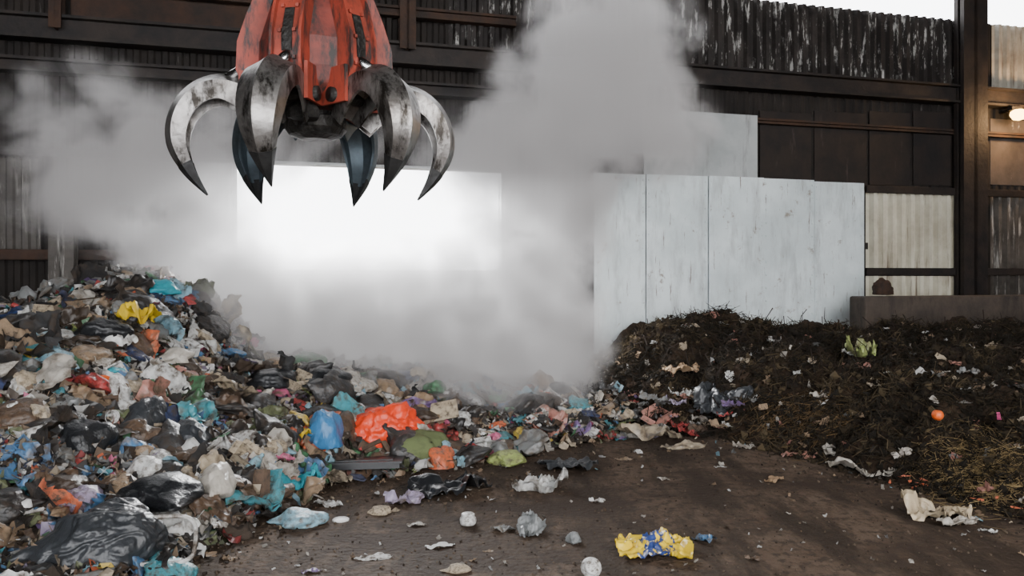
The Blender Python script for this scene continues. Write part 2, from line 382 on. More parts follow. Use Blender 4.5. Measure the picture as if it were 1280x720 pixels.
for _ in range(620):
    x=random.choice((random.uniform(2.0,9.5),random.uniform(1.8,4.5),random.uniform(6,9))); y=random.uniform(8,15); 
    if hs(x,y)<0.03 or (x>6.5 and wallv(x,y)<2.4): continue
    scrap(V,Fc,C,Vector((x,y,h(x,y)+.05)),random.uniform(.05,.17),dull(COL[random.choice(['white','offwhite','tan','cream','grey','tan','brown','salmon','black'])]),nrm(x,y))
for _ in range(1500):
    px=random.gauss(1228,36);py=random.gauss(590,22)
    if px>1300: continue
    p,_d=surfp(px,py); k=random.uniform(.3,.95)
    twig(V,Fc,C,p+Vector((0,0,random.uniform(.0,.04))),random.uniform(.1,.34),.0035,(.33*k,.235*k,.11*k),nrm(p.x,p.y),.1)
for _ in range(600):
    px=random.gauss(1000,40);py=random.gauss(528,16)
    p,_d=surfp(px,py); k=random.uniform(.3,.8)
    twig(V,Fc,C,p+Vector((0,0,random.uniform(0,.05))),random.uniform(.12,.3),.004,(.2*k,.125*k,.055*k),nrm(p.x,p.y),.1)
stuff_obj('twigs_and_straw',V,Fc,C,'matted brown clods, twigs, roots and dull straw on compost','plant debris',.95)
V=[];Fc=[];C=[]
for _ in range(6500):
    px=random.uniform(150,1278);py=random.uniform(548,719); kx=(px-640)/F; d=CH*F/(py-HY)
    x=kx*d
    if hs(x,d)>0: continue
    near=max(0,min(1,(np.interp(x,fx,fy)-d)/2.6))
    if random.random()<near*1.02: continue
    if random.random()<.16: scrap(V,Fc,C,Vector((x,d,.015)),random.uniform(.02,.09),dull(COL[random.choice(['white','offwhite','tan','brown','brown','darkbrown','grey','cream','lightblue'])]),Vector((0,0,1)))
    else: clod(V,Fc,C,Vector((x,d,.004)),random.uniform(.006,.03),random.choice([(.04,.028,.02),(.06,.043,.03),(.09,.066,.045),(.022,.016,.012)]))
for _ in range(1300):
    px=random.uniform(250,1278);py=random.uniform(560,719); kx=(px-640)/F; d=CH*F/(py-HY); x=kx*d
    if hs(x,d)>0: continue
    if random.random()<.16: scrap(V,Fc,C,Vector((x,d,.012)),random.uniform(.02,.06),dull(COL[random.choice(['white','offwhite','tan','brown'])]),Vector((0,0,1)))
    else: clod(V,Fc,C,Vector((x,d,.004)),random.uniform(.005,.018),random.choice([(.035,.024,.017),(.10,.073,.052)]))
stuff_obj('floor_debris',V,Fc,C,'small scraps of paper, soil and crumbs strewn on floor','litter',.9)
# ---------------------------------------------------------------- item meshes
def rid(p,s,seed): return abs(noise.noise(p*s+Vector((seed,seed*2.1,-seed))))
def bag_mesh(name,sub,seed,sx=1,sy=.8,sz=.55,knot=True,fine=1,mid=1):
    bm=bmesh.new(); bmesh.ops.create_icosphere(bm,subdivisions=sub,radius=1)
    so=Vector((seed*3.3,seed,0))
    for v in bm.verts:
        p=v.co.copy().normalized()
        w=p+Vector((noise.noise(p*1.6+so),noise.noise(p*1.6-so),noise.noise(p*1.9+so*2)))*.5
        ws=Vector((w.x*.55,w.y*1.5,w.z*1.2))
        r=1+.32*noise.noise(p*1.2+so)-.3*mid*rid(ws,1.7,seed)-.13*mid*rid(ws,4.0,seed+3)-.06*rid(w,8,seed+8)*fine-.03*rid(w,16,seed+4)*fine+.08*mid
        q=p*r
        if knot and p.x>.86:
            k=(p.x-.86)/.14; q.x+=.5*k; q.y*=(1-.5*k)*(1+.3*math.sin(k*9)); q.z*=(1-.5*k)
        q=Vector((q.x*sx,q.y*sy,q.z*sz)); q.z=max(q.z,-.3*sz+ .12*q.z)
        v.co=q+Vector((0,0,.3*sz))
    me=D.meshes.new(name); bm.to_mesh(me); bm.free(); me.polygons.foreach_set('use_smooth',[True]*len(me.polygons))
    me.materials.append(pmat('plastic','black')); return me
def sheet_mesh(name,n,seed,amp=.16,asp=1,lat=.12,rag=.35,sq=.35):
    V=[];Fc=[]; so=Vector((seed*5.1,seed*1.7,seed))
    for j in range(n+1):
        for i in range(n+1):
            a,b=i/n*2-1,j/n*2-1
            x=a*math.sqrt(1-b*b*sq); y=b*math.sqrt(1-a*a*sq)
            an=math.atan2(y,x); rr=1+rag*noise.noise(Vector((math.cos(an)*1.2,math.sin(an)*1.2,seed*2)))+rag*.35*noise.noise(Vector((math.cos(an)*4,math.sin(an)*4,seed)))
            x*=rr*.5; y*=rr*.5*asp; p=Vector((x,y,0))
            w=p*3+Vector((noise.noise(p*4+so),noise.noise(p*4-so),0))*.6
            z=amp*(1.2*noise.noise(w*.7+so)+1.1*rid(w,1.1,seed)+.7*rid(w,2.6,seed+2)+.3*rid(w,6,seed+5))
            x+=lat*noise.noise(w+so*3); y+=lat*noise.noise(w-so*2)
            V.append((x,y,max(z,0)+.01))
    for j in range(n):
        for i in range(n):
            a=j*(n+1)+i; Fc.append((a,a+1,a+n+2,a+n+1))
    me=D.meshes.new(name); me.from_pydata(V,[],Fc); me.polygons.foreach_set('use_smooth',[True]*len(Fc)); me.materials.append(pmat('plastic','white')); return me
def raw_mesh(name,V,Fc,smooth=False):
    me=D.meshes.new(name); me.from_pydata(V,[],Fc); me.update(); me.materials.append(pmat('hard','white'))
    if smooth: me.polygons.foreach_set('use_smooth',[True]*len(me.polygons))
    return me
BAG=[bag_mesh('bag_mesh',4,s,1,random.uniform(.65,.95),random.uniform(.4,.62),True,.8,.8) for s in (1,2.3,3.7,5.1,6.9,8.2)]
SH=[sheet_mesh('sheet_mesh',22,s,random.uniform(.1,.24),random.uniform(.5,.9),.09,.25) for s in (1,2.2,3.1,4.7,5.9,7.3,8.8,10.1)]
def box_open(w,d,hh,t=.015,flap=.35):
    V=[];Fc=[]
    boxdata(-w/2,w/2,-d/2,d/2,0,t,V,Fc)
    boxdata(-w/2,-w/2+t,-d/2,d/2,0,hh,V,Fc);boxdata(w/2-t,w/2,-d/2,d/2,0,hh,V,Fc)
    boxdata(-w/2,w/2,-d/2,-d/2+t,0,hh,V,Fc);boxdata(-w/2,w/2,d/2-t,d/2,0,hh,V,Fc)
    if flap:
        b=len(V)
        V+= [(-w/2,-d/2,hh),(w/2,-d/2,hh),(w/2*.95,-d/2-flap*d*.8,hh+flap*d*.3),(-w/2*.95,-d/2-flap*d*.8,hh+flap*d*.3),
             (w/2,-d/2,hh),(w/2,d/2,hh),(w/2+flap*w*.7,d/2*.9,hh-flap*w*.2),(w/2+flap*w*.7,-d/2*.9,hh-flap*w*.2),
             (-w/2,d/2,hh),(w/2,d/2,hh),(w/2*.9,d/2+flap*d*.3,hh+flap*d*.8),(-w/2*.9,d/2+flap*d*.3,hh+flap*d*.8)]
        Fc+=[(b,b+1,b+2,b+3),(b+4,b+5,b+6,b+7),(b+8,b+9,b+10,b+11)]
    return V,Fc
BOX=raw_mesh('box_mesh',*box_open(1,.75,.4))
TRAY=raw_mesh('tray_mesh',[(-.5,-.35,.2),(.5,-.35,.2),(.5,.35,.2),(-.5,.35,.2),(-.44,-.29,.2),(.44,-.29,.2),(.44,.29,.2),(-.44,.29,.2),(-.38,-.24,.02),(.38,-.24,.02),(.38,.24,.02),(-.38,.24,.02)],
  [(0,1,5,4),(1,2,6,5),(2,3,7,6),(3,0,4,7),(4,5,9,8),(5,6,10,9),(6,7,11,10),(7,4,8,11),(8,9,10,11)])
_v=[];_f=[]; boxdata(-.5,.5,-.28,.28,0,.07,_v,_f); boxdata(-.54,.54,-.32,.32,.07,.1,_v,_f); boxdata(-.4,.4,-.2,.2,.1,.115,_v,_f)
CRATE=raw_mesh('crate_mesh',_v,_f)
BOT=raw_mesh('bottle_mesh',*lathe([(.13,0),(.16,.03),(.16,.3),(.145,.34),(.16,.38),(.16,.62),(.13,.74),(.06,.86),(.05,.9),(.065,.9),(.065,.98),(.005,.985)],18),True)
CAN=raw_mesh('can_mesh',*lathe([(.26,0),(.3,.04),(.3,.9),(.26,.96),(.25,.93),(.005,.93)],18),True)
JAR=raw_mesh('jar_mesh',*lathe([(.3,0),(.4,.03),(.46,.12),(.48,.26),(.46,.4),(.4,.48),(.36,.5),(.38,.52),(.38,.62),(.33,.66),(.005,.67)],24),True)
CUP=raw_mesh('tub_mesh',*lathe([(.3,0),(.33,.02),(.42,.8),(.46,.82),(.44,.84),(.4,.8),(.29,.05),(.005,.05)],22),True)
def carton():
    V=[];Fc=[]; boxdata(-.2,.2,-.2,.2,0,.62,V,Fc); b=len(V)
    V+=[(-.2,-.2,.62),(.2,-.2,.62),(.2,.2,.62),(-.2,.2,.62),(-.2,0,.82),(.2,0,.82),(-.2,0,.92),(.2,0,.92)]
    Fc+=[(b,b+1,b+5,b+4),(b+2,b+3,b+4,b+5),(b,b+4,b+3),(b+1,b+2,b+5),(b+4,b+5,b+7,b+6)]
    return V,Fc
CART=raw_mesh('carton_mesh',*carton())
PV=[];PF=[]
for k in range(9):
    t=k/8-.5; w=.04*(1-.5*abs(t)); zz=.03*math.sin(k*1.1)
    PV+=[(t,-w,zz),(t,w,zz+.01),(t,w,zz+.035),(t,-w,zz+.03)]
for k in range(8):
    for a in range(4): q=(a+1)%4; PF.append((4*k+a,4*k+q,4*k+4+q,4*k+4+a))
PF+=[(3,2,1,0),(32,33,34,35)]
PLK=raw_mesh('plank_mesh',PV,PF)
NMc={'lightblue':'light blue','offwhite':'off-white','darkbrown':'dark brown','navy':'navy blue'}
def cn(c): return NMc.get(c,c)
def put(name,me,loc,sc,color,mk,label,cat,group=None,rot=None,n=None,sv=(1,1,1),clean=False):
    o=D.objects.new(name,me); link(o)
    o.material_slots[0].link='OBJECT'; o.material_slots[0].material=pmat(mk,color,clean)
    R=(n or Vector((0,0,1))).to_track_quat('Z','Y').to_matrix()@Euler(rot or (0,0,random.uniform(0,6.28))).to_matrix()
    o.matrix_world=Matrix.Translation(loc)@R.to_4x4()@Matrix.Diagonal((sc*sv[0],sc*sv[1],sc*sv[2],1))
    tag(o,label,cat,group); return o
KINDS=[
 ('plastic_bag',BAG,(.1,.28),'plastic',27,'bag','crumpled {} plastic bag lying in the rubbish heap',None),
 ('plastic_wrapper',SH,(.3,.85),'plastic',26,'wrapper','crumpled {} plastic wrapper on the rubbish heap',None),
 ('cloth_rag',SH,(.35,.9),'cloth',12,'cloth','crumpled {} cloth rag tangled in rubbish',None),
 ('cardboard_box',[BOX],(.18,.36),'card',4,'box','open {} cardboard box in the rubbish heap',['tan','brown','cream','white']),
 ('food_tray',[TRAY,CRATE],(.2,.42),'hard',6,'tray','{} plastic food tray in rubbish heap',['white','black','grey','cream','blue','black']),
 ('plastic_bottle',[BOT],(.24,.38),'hard',6,'bottle','discarded {} plastic bottle on the heap',['white','lightblue','green','blue','pink','offwhite','grey']),
 ('tin_can',[CAN],(.1,.16),'hard',2.5,'can','discarded {} tin can on the heap',['grey','red','white','green']),
 ('plastic_tub',[CUP],(.12,.18),'hard',2.5,'tub','empty {} plastic tub among rubbish',['white','offwhite','grey','lightblue']),
 ('drink_carton',[CART],(.22,.34),'card',4,'carton','crushed {} drink carton among rubbish',['white','orange','green','blue','red']),
 ('wooden_slat',[PLK],(.4,1.0),'card',5,'wood','broken {} wooden slat sticking from rubbish',['tan','brown','cream','offwhite']),
]
KW=[k[4] for k in KINDS]; n=0
while n<880:
    x=random.uniform(-9,1.7); y=random.uniform(4.6,13.4)
    if abs(x)>y*.70 or wallv(x,y)<1.1: continue
    b=hs(x,y)
    if b<-.12 : continue
    k=random.choices(KINDS,KW)[0]; c=random.choice(k[7]) if k[7] else rc()
    z=max(0,h(x,y)); sc=random.uniform(*k[2]); 
    if c in('black','charcoal') and k[0]=='plastic_bag': sc*=1.5
    if y<8 : sc*=.8
    hard=k[0] in('plastic_bottle','tin_can','plastic_tub','drink_carton','food_tray','cardboard_box')
    rot=(random.gauss(0,.35),random.gauss(0,.35),random.uniform(0,6.28))
    if k[0] in('plastic_bottle','tin_can','drink_carton','plastic_tub'): rot=(random.choice([1.4,1.7,1.1,0.8]),random.gauss(0,.3),random.uniform(0,6.28))
    put(k[0],random.choice(k[1]),Vector((x,y,z+(.06 if hard else .03))),sc,c,k[3],k[6].format(cn(c)),k[5],'mixed rubbish on the waste heap',rot,nrm(x,y),(1,1,.9)); n+=1
for _ in range(44):
    px=random.uniform(300,760); y=float(np.interp((px-640)/F*13,cx,cy))-random.uniform(.1,1.0); x=(px-640)/F*y
    c=random.choice(['black','charcoal','black','brown','offwhite','tan','navy','green','darkbrown'])
    put('rubbish_bag',random.choice(BAG),Vector((x,y,h(x,y))),random.uniform(.15,.32),c,'plastic','{} rubbish bag along the heap crest in steam'.format(cn(c)),'bag','rubbish bags on the heap crest',(random.gauss(0,.2),random.gauss(0,.2),random.uniform(0,6.28)),None,(1,1,1.2))
for _ in range(70):
    x=random.uniform(1.4,8.5); y=random.uniform(8.5,14.6)
    if hs(x,y)<-.05 or abs(x)>y*.66: continue
    c=random.choice(['white','offwhite','tan','cream','grey','charcoal','salmon','brown']); m=random.choice(SH)
    put('torn_film',m,Vector((x,y,max(0,h(x,y))+.03)),random.uniform(.12,.3) if x>3.5 else random.uniform(.25,.5),c,'plastic','torn {} film scrap caught in the compost'.format(cn(c)),'plastic film','film scraps in the compost heap',None,nrm(x,y))
for _ in range(80):
    px=random.uniform(660,920); py=random.uniform(495,552)
    p,d=surfp(px,py); c=random.choice(['white','offwhite','tan','cream','grey','charcoal','salmon','brown','lilac','purple','black','red'])
    put('torn_paper',random.choice(SH),p+Vector((0,0,.02)),random.uniform(.2,.5),c,'card','torn {} paper at the foot of the heap'.format(cn(c)),'paper','torn papers at the heap foot')
# ---------------------------------------------------------------- hero items
def hero(name,me,px,py,wpx,c,mk,label,cat,yaw=0,natw=2.0,sv=(1,1,1),lift=0,tilt=(0,0),clean=True):
    p,d=surfp(px,py); sc=wpx*d/F/natw
    return put(name,me,p+Vector((0,0,lift)),sc,c,mk,label,cat,None,(tilt[0],tilt[1],yaw),None,sv,clean)
BIG=bag_mesh('large_bag_mesh',6,21.3,1,.7,.5,True,.5,.55)
BIG2=bag_mesh('large_bag_mesh',5,4.4,1,.8,.6)
hero('rubbish_bag',BIG,135,700,150,'charcoal','plastic','large shiny dark grey rubbish bag on the floor','bag',.5,2.1,sv=(1,1,1.4),lift=.03)
hero('rubbish_bag',BAG[2],185,540,58,'charcoal','plastic','dark grey tied rubbish bag on the heap','bag',1.3,sv=(1,1,1.8),lift=.05)
hero('rubbish_bag',BAG[3],132,428,62,'black','plastic','black rubbish bag near the heap top','bag',.3,sv=(1,1,1.4),lift=.05)
hero('rubbish_bag',BAG[0],200,632,110,'black','plastic','black bin bag slumped beside larger bag','bag',2.2,lift=.03)
hero('rubbish_bag',BAG[4],105,570,70,'black','plastic','black bin bag on the heap slope','bag',1.0,sv=(1,1,1.4),lift=.05)
hero('rubbish_bag',BAG[1],340,487,60,'black','plastic','black rubbish bag on the heap edge','bag',.2,lift=.05)
hero('rubbish_bag',BAG[5],412,488,70,'black','plastic','black rubbish bag on the heap edge','bag',1.2,lift=.05)
hero('rubbish_bag',BAG[3],655,516,44,'black','plastic','black tied bag at the heap edge','bag',1.2,sv=(1,1,1.8))
hero('rubbish_bag',BAG[2],236,562,60,'charcoal','plastic','dark rubbish bag between coloured litter','bag',2.4,sv=(1,1,1.4),lift=.05)
hero('rubbish_bag',BAG[5],35,402,60,'navy','plastic','dark blue bag near the heap top','bag',.1)
hero('vermilion_bag',BIG2,487,556,84,'vermilion','plastic','bright orange-red plastic sack on the heap foot','bag',.5,1.9,(1,1,1.35),lift=.04)
hero('green_sack',BAG[1],520,570,88,'olive','cloth','olive green cloth sack below the orange sack','sack',.1,2.1)
hero('lime_bag',BAG[0],634,578,50,'lime','plastic','lime green carrier bag at the heap foot','bag',1.6,clean=False)
hero('blue_bag',BAG[4],406,560,52,'blue','plastic','tall blue plastic bag standing in litter','bag',1.5,sv=(1,1,2.2),lift=.03)
hero('blue_bag',BAG[5],378,655,62,'lightblue','plastic','light blue crumpled bag on the floor','bag',.2,sv=(1,1,1),clean=False)
hero('blue_cloth',SH[3],355,612,90,'teal','cloth','twisted turquoise cloth strip on the litter','cloth',.2,1,(1,.6,1))
hero('blue_bag',BAG[2],200,368,50,'teal','plastic','turquoise bag on the heap crest','bag',.2)
hero('white_bag',BAG[2],272,624,60,'offwhite','plastic','stuffed off-white plastic bag','bag',1.8,sv=(1,1,1.7),lift=.04)
hero('white_bag',BAG[5],187,606,52,'white','plastic','white knotted plastic bag on the heap','bag',.8,sv=(1,1,1.8),lift=.05,clean=False)
hero('white_bag',BAG[0],220,458,42,'offwhite','plastic','translucent whitish bag on the heap','bag',.8,sv=(1,1,1.4),lift=.05)
hero('yellow_bag',SH[1],176,418,50,'yellow','plastic','yellow plastic bag near heap top','bag',.8,1,(1,1,1.8),lift=.12)
hero('yellow_bag',SH[2],380,556,38,'yellow','plastic','yellow wrapper beside blue bag','wrapper',.8,1,(1,1,1.6),lift=.08)
hero('orange_cup',CUP,127,502,22,'orange','hard','orange plastic cup on the heap','cup',0,.9,tilt=(.5,.3),lift=.08)
hero('pink_packet',CART,522,582,18,'pink','card','pink carton at the heap foot','carton',.4,.5,tilt=(1.4,0),lift=.05)
hero('salmon_box',BOX,822,532,34,'salmon','card','salmon pink broken cardboard box on heap foot','box',.6,1.2,tilt=(-.3,.3),clean=False,lift=.04)
hero('cardboard_box',BOX,552,532,48,'cream','card','beige cardboard box beside orange sack','box',.5,1.3,tilt=(.2,.1),clean=False,lift=.06)
hero('cardboard_box',BOX,953,518,13,'tan','card','small brown box in dark compost','box',.1,1.1,tilt=(.2,.1),clean=False,lift=.05)
hero('cardboard_sheet',SH[4],850,468,52,'tan','card','torn tan cardboard on compost heap','cardboard',.8,1)
hero('grey_tarp',sheet_mesh('tarp_mesh',44,11.3,.16,.8,.06),905,508,74,'charcoal','plastic','grey plastic tarp draped on compost','tarp',2.8,1,(1,1.1,1.2),tilt=(.3,0))
hero('black_sheet',sheet_mesh('black_film_mesh',50,9.3,.17,.62,.06),560,614,112,'black','plastic','crumpled black plastic film on the floor','plastic film',.15,1.05)
hero('black_sheet',sheet_mesh('black_film_mesh',40,2.9,.13,.6,.06),708,586,78,'charcoal','plastic','dark grey plastic film on floor','plastic film',.1,1.05)
hero('black_crate',CRATE,458,592,94,'black','hard','flat black plastic crate lid in litter','crate',.06,1.08,(1,1.2,1),lift=.09,tilt=(.1,.02))
hero('white_bag',sheet_mesh('bag_film_mesh',44,6.2,.3,.8,.07),673,612,64,'white','plastic','white translucent crumpled carrier bag on floor','bag',.3,1.05,clean=False)
hero('pink_white_packet',SH[5],502,630,48,'lilac','plastic','pink and white crumpled packet on floor','packet',.3,1,clean=False)
hero('clear_bag',sheet_mesh('bag_film_mesh',36,8.8,.3,.8,.07),664,666,44,'grey','plastic','clear crumpled plastic bag on the floor','bag',1.3,1.0)
hero('paper_scrap',SH[2],549,685,38,'white','card','flat white paper scrap on floor','paper',.3,1,(1,.6,.6))
hero('paper_scrap',SH[0],468,699,46,'white','card','torn white paper scrap on floor','paper',.1,1,(1,.6,.7),clean=False)
hero('paper_ball',BAG[3],573,714,30,'cream','card','crumpled beige paper ball on floor','paper',.1,clean=False)
hero('paper_ball',BAG[1],476,642,26,'cream','card','crumpled beige paper ball on floor','paper',.1,clean=False)
hero('plastic_jar',JAR,585,656,21,'white','hard','small rounded white plastic jar on floor','jar',0,.96,clean=False)
hero('plastic_jar',JAR,737,719,26,'white','hard','white plastic jar lying on its side','jar',.4,.96,lift=.05,tilt=(-1.0,.3),clean=False)
hero('paper_ball',BAG[0],717,678,20,'grey','plastic','small clear crumpled wrapper ball','wrapper',1.4,sv=(1,1,2))
LID=raw_mesh('lid_mesh',*lathe([(.5,0),(.5,.06),(.46,.09),(.005,.09)],24),True)
hero('jar_lid',LID,426,651,21,'white','hard','round white plastic lid on the floor','lid',0,1)
hero('blue_wrapper',SH[1],881,677,28,'blue','plastic','blue and white wrapper scrap on floor','wrapper',.6,1,clean=False)
hero('beige_bag',sheet_mesh('beige_bag_mesh',40,17.1,.24,.6,.04,.15),1172,648,88,'cream','plastic','pale beige crumpled bag beside straw','bag',-.1,1.05,(1,.9,1))
hero('white_bag',sheet_mesh('bag_film_mesh',40,3.6,.16,.6,.07),1082,592,78,'offwhite','plastic','white plastic film bag at compost foot','bag',-.2,1)
hero('white_bag',SH[5],1195,657,60,'offwhite','plastic','off-white wrapper tail beside beige bag','wrapper',.3,1,(1,.5,.5),clean=False)
hero('green_leaf_wrapper',SH[3],1076,452,44,'lime','plastic','yellow-green crumpled wrapper on compost','wrapper',.7,1,(1,.8,1.8),lift=.05,clean=False)
hero('pink_ribbon',PLK,1249,532,26,'pink','plastic','pink plastic strip in the compost','strip',.9,1,(1,2,2),.08,(0,-.6))
hero('white_pole',PLK,65,378,34,'white','card','white plastic pole sticking from heap','pole',1.4,1,(1,1,1),.1,(0,-1.2))
hero('blue_cloth',SH[0],25,388,60,'teal','cloth','teal blue cloth on heap crest','cloth',.7,1,clean=False)
hero('teal_bag',BAG[5],137,470,34,'teal','plastic','turquoise bag in the middle of heap','bag',.7)
hero('purple_bag',SH[4],712,542,56,'purple','plastic','purple crumpled bag at the heap foot','bag',.2,1,(1,.8,1.3),clean=False)
hero('lilac_bag',BAG[1],105,634,52,'lilac','plastic','lilac grey plastic bag by large bag','bag',1.0,sv=(1,1,1.4),clean=False)
hero('tan_packet',SH[2],968,602,30,'tan','card','folded tan packet on the floor','packet',.7,1,(1,.8,1))
hero('green_bag',BAG[4],618,502,40,'green','plastic','dark green bag at heap edge','bag',.7,clean=False)
for i,(px,py,w,c) in enumerate([(855,560,60,'cream'),(815,548,80,'cream'),(900,585,16,'white'),(930,560,26,'offwhite'),(1000,572,44,'salmon'),(745,628,20,'white'),(780,575,22,'tan'),(630,664,30,'grey'),(520,658,26,'offwhite'),(290,655,60,'brown'),(1235,665,22,'white'),(1025,500,30,'offwhite'),(1205,505,22,'grey'),(260,660,60,'offwhite'),(388,716,26,'purple'),(288,700,18,'tan'),(410,632,40,'white'),(940,700,20,'brown'),(610,690,14,'tan'),(830,600,16,'offwhite')]):
    hero('plastic_wrapper',SH[i%6],px,py,w,c,'plastic','{} torn wrapper lying on the dirty floor'.format(cn(c)),'wrapper',random.uniform(-.4,.4),1,(1,.7,.8),clean=False)
me=D.meshes.new('orange_fruit_mesh'); bm=bmesh.new(); bmesh.ops.create_uvsphere(bm,u_segments=20,v_segments=14,radius=1)
for v in bm.verts:
    if v.co.z>.85: v.co.z-= (v.co.z-.85)*1.5
    v.co*=1+.03*noise.noise(v.co*2)
bm.to_mesh(me); bm.free(); me.polygons.foreach_set('use_smooth',[True]*len(me.polygons)); me.materials.append(pmat('hard','orange',True))
hero('orange_fruit',me,1172,530,14,'orange','hard','round orange fruit lying in dark compost','fruit',0,2,lift=.1)
CAR=raw_mesh('carrot_mesh',*lathe([(.02,0),(.09,.02),(.11,.1),(.09,.4),(.05,.75),(.015,1),(.004,1.02)],12),True)
for px,py in ((1122,600),(1135,607),(1150,603),(1140,615),(1112,608),(1160,612),(1245,628),(1230,632),(1262,640)):
    hero('carrot',CAR,px,py,20,'orange','hard','orange carrot lying at the compost foot','carrot',random.uniform(0,6),1.3,lift=.04,tilt=(1.5,random.uniform(-.3,.3)),clean=False)
# yellow printed bag
m,nt=newmat('yellow_blue_print'); L=nt.links
out=N(nt,'ShaderNodeOutputMaterial'); b=N(nt,'ShaderNodeBsdfPrincipled'); L.new(b.outputs[0],out.inputs[0]); b.inputs['Roughness'].default_value=.4
tc=N(nt,'ShaderNodeTexCoord'); sx=N(nt,'ShaderNodeSeparateXYZ'); L.new(tc.outputs['Object'],sx.inputs[0])
ab=N(nt,'ShaderNodeMath',operation='ABSOLUTE'); L.new(sx.outputs[0],ab.inputs[0])
no=N(nt,'ShaderNodeTexNoise'); no.inputs['Scale'].default_value=9; L.new(tc.outputs['Object'],no.inputs[0])
s=N(nt,'ShaderNodeMath',operation='SUBTRACT'); L.new(no.outputs[0],s.inputs[0]); L.new(ab.outputs[0],s.inputs[1])
g=N(nt,'ShaderNodeMath',operation='GREATER_THAN'); g.inputs[1].default_value=.36; L.new(s.outputs[0],g.inputs[0])
vo=N(nt,'ShaderNodeTexVoronoi'); vo.inputs['Scale'].default_value=12; L.new(tc.outputs['Object'],vo.inputs[0])
g2=N(nt,'ShaderNodeMath',operation='LESS_THAN'); g2.inputs[1].default_value=.26; L.new(vo.outputs['Distance'],g2.inputs[0])
m1=N(nt,'ShaderNodeMix',data_type='RGBA'); m1.inputs[6].default_value=(.025,.055,.22,1); m1.inputs[7].default_value=(.7,.7,.7,1); L.new(g2.outputs[0],m1.inputs[0])
m2=N(nt,'ShaderNodeMix',data_type='RGBA'); m2.inputs[6].default_value=(.82,.58,.03,1); L.new(m1.outputs[2],m2.inputs[7]); L.new(g.outputs[0],m2.inputs[0]); L.new(m2.outputs[2],b.inputs['Base Color'])
yb=hero('carrier_bag',sheet_mesh('carrier_bag_mesh',60,47.9,.12,.85,.02,.1,.05),818,690,92,'yellow','plastic','crumpled yellow carrier bag with blue and white print','bag',-.12,1.0,(1,1,1.6))
yb.material_slots[0].material=m
p,d=surfp(206,712)
fr=[]
for k in range(28):
    a=2*math.pi*k/28; ca,sa=math.cos(a),math.sin(a)
    fr.append((.25*math.copysign(abs(ca)**.5,ca)*(1-.15*sa),.2*math.copysign(abs(sa)**.5,sa),.05+.05*sa))
fr.append(fr[0])
o=tube('frame_ring',fr,.018,pmat('hard','white')); o.name='picture_frame'; o.location=p+Vector((0,0,.2)); o.rotation_euler=(.6,0,.2)  # broken plastic litter piece, with no picture in it
tag(o,'off-white broken plastic frame lying in litter','frame')
rk=bag_mesh('boulder_mesh',4,7.7,1,.9,.8,False); uu,zz=wp(1114,371,off)
o=D.objects.new('rubble_lump',rk); link(o); rk.materials.clear(); rk.materials.append(M_rust)
o.matrix_world=MW@Matrix.Translation((uu,-1.95,zt+.05))@Matrix.Diagonal((.22,.2,.3,1)); tag(o,'brown rubble lump on top of concrete wall','rock')
bv=[(0,-.12,0),(.03,-.02,.02),(-.03,-.02,.02),(0,.14,0),(0,-.02,-.03),(.12,.02,.07),(.24,-.01,.03),(.1,-.04,.06),(-.12,.02,.07),(-.22,-.03,.1),(-.1,-.04,.06)]
bf=[(0,1,2),(0,4,1),(0,2,4),(1,3,2),(1,4,3),(2,3,4),(1,5,7),(5,6,7),(2,10,8),(8,10,9)]
bd=12.0
o=mesh_obj('flying_bird',bv,bf,[pmat('cloth','white',True)]); o.location=((759-640)/F*bd,bd,CH+(HY-127)/F*bd); o.scale=(.25,.25,.45); tag(o,'small white bird flying in front of the steam','bird')
# ---------------------------------------------------------------- grapple
GX,GY=(395-640)/F*8,8.0
M_or=surf_mat('worn_orange_paint',(.34,.05,.027),(.18,.034,.02),3,.55,0,.15,12,streak=((7,7,1.6),(.025,.018,.016),.49,.61))
M_or2=surf_mat('faded_orange_paint',(.19,.033,.022),(.08,.02,.016),4,.6,0,.15,12,streak=((6,6,2),(.02,.016,.014),.46,.6))
M_tine=surf_mat('scuffed_steel',(.34,.325,.31),(.15,.135,.125),3,.38,.85,.12,16,streak=((8,8,3),(.03,.026,.022),.47,.62))
M_tip=surf_mat('dark_worn_steel',(.07,.07,.07),(.035,.035,.035),4,.45,.7,.2,16)
M_grease=surf_mat('greasy_black_steel',(.015,.014,.013),(.04,.035,.03),6,.5,.4,.6,18)
M_chr=surf_mat('chrome_rod',(.6,.6,.6),(.4,.4,.4),6,.2,1,0,18)
G=link(D.objects.new('orange_peel_grapple',None)); G.location=(GX,GY,3.3); tag(G,'orange grapple with six curved steel tines, hanging open','grapple')
bpy.context.view_layer.update()
BT=Matrix.Translation((GX,GY,0))
angs=[14,80,138,195,262,320]
def ring(seg,rings,rot=0):
    V=[];Fc=[]
    for r,z in rings:
        for i in range(seg):
            a=rot+2*math.pi*i/seg; V.append((r*math.cos(a),r*math.sin(a),z))
    for j in range(len(rings)-1):
        for i in range(seg):
            k=(i+1)%seg; Fc.append((j*seg+i,(j+1)*seg+i,(j+1)*seg+k,j*seg+k)[::-1])
    Fc.append(tuple(range(seg-1,-1,-1))); Fc.append(tuple((len(rings)-1)*seg+i for i in range(seg))); return V,Fc
v,f=ring(12,[(.34,4.12),(.42,4.2),(.54,4.32),(.58,4.48),(.57,4.75),(.48,5.05),(.36,5.35),(.27,5.7),(.22,5.95)],.13)
o=mesh_obj('housing',v,f,[M_or2],mw=BT); md=o.modifiers.new('b','BEVEL'); md.width=.02; md.segments=2; setparent(o,G)
v,f=ring(24,[(.14,3.86),(.26,3.9),(.3,3.96),(.3,4.06),(.25,4.08),(.25,4.2)])
o=mesh_obj('hub',v,f,[M_grease],mw=BT); o['label']='greasy black central hub'; setparent(o,G)
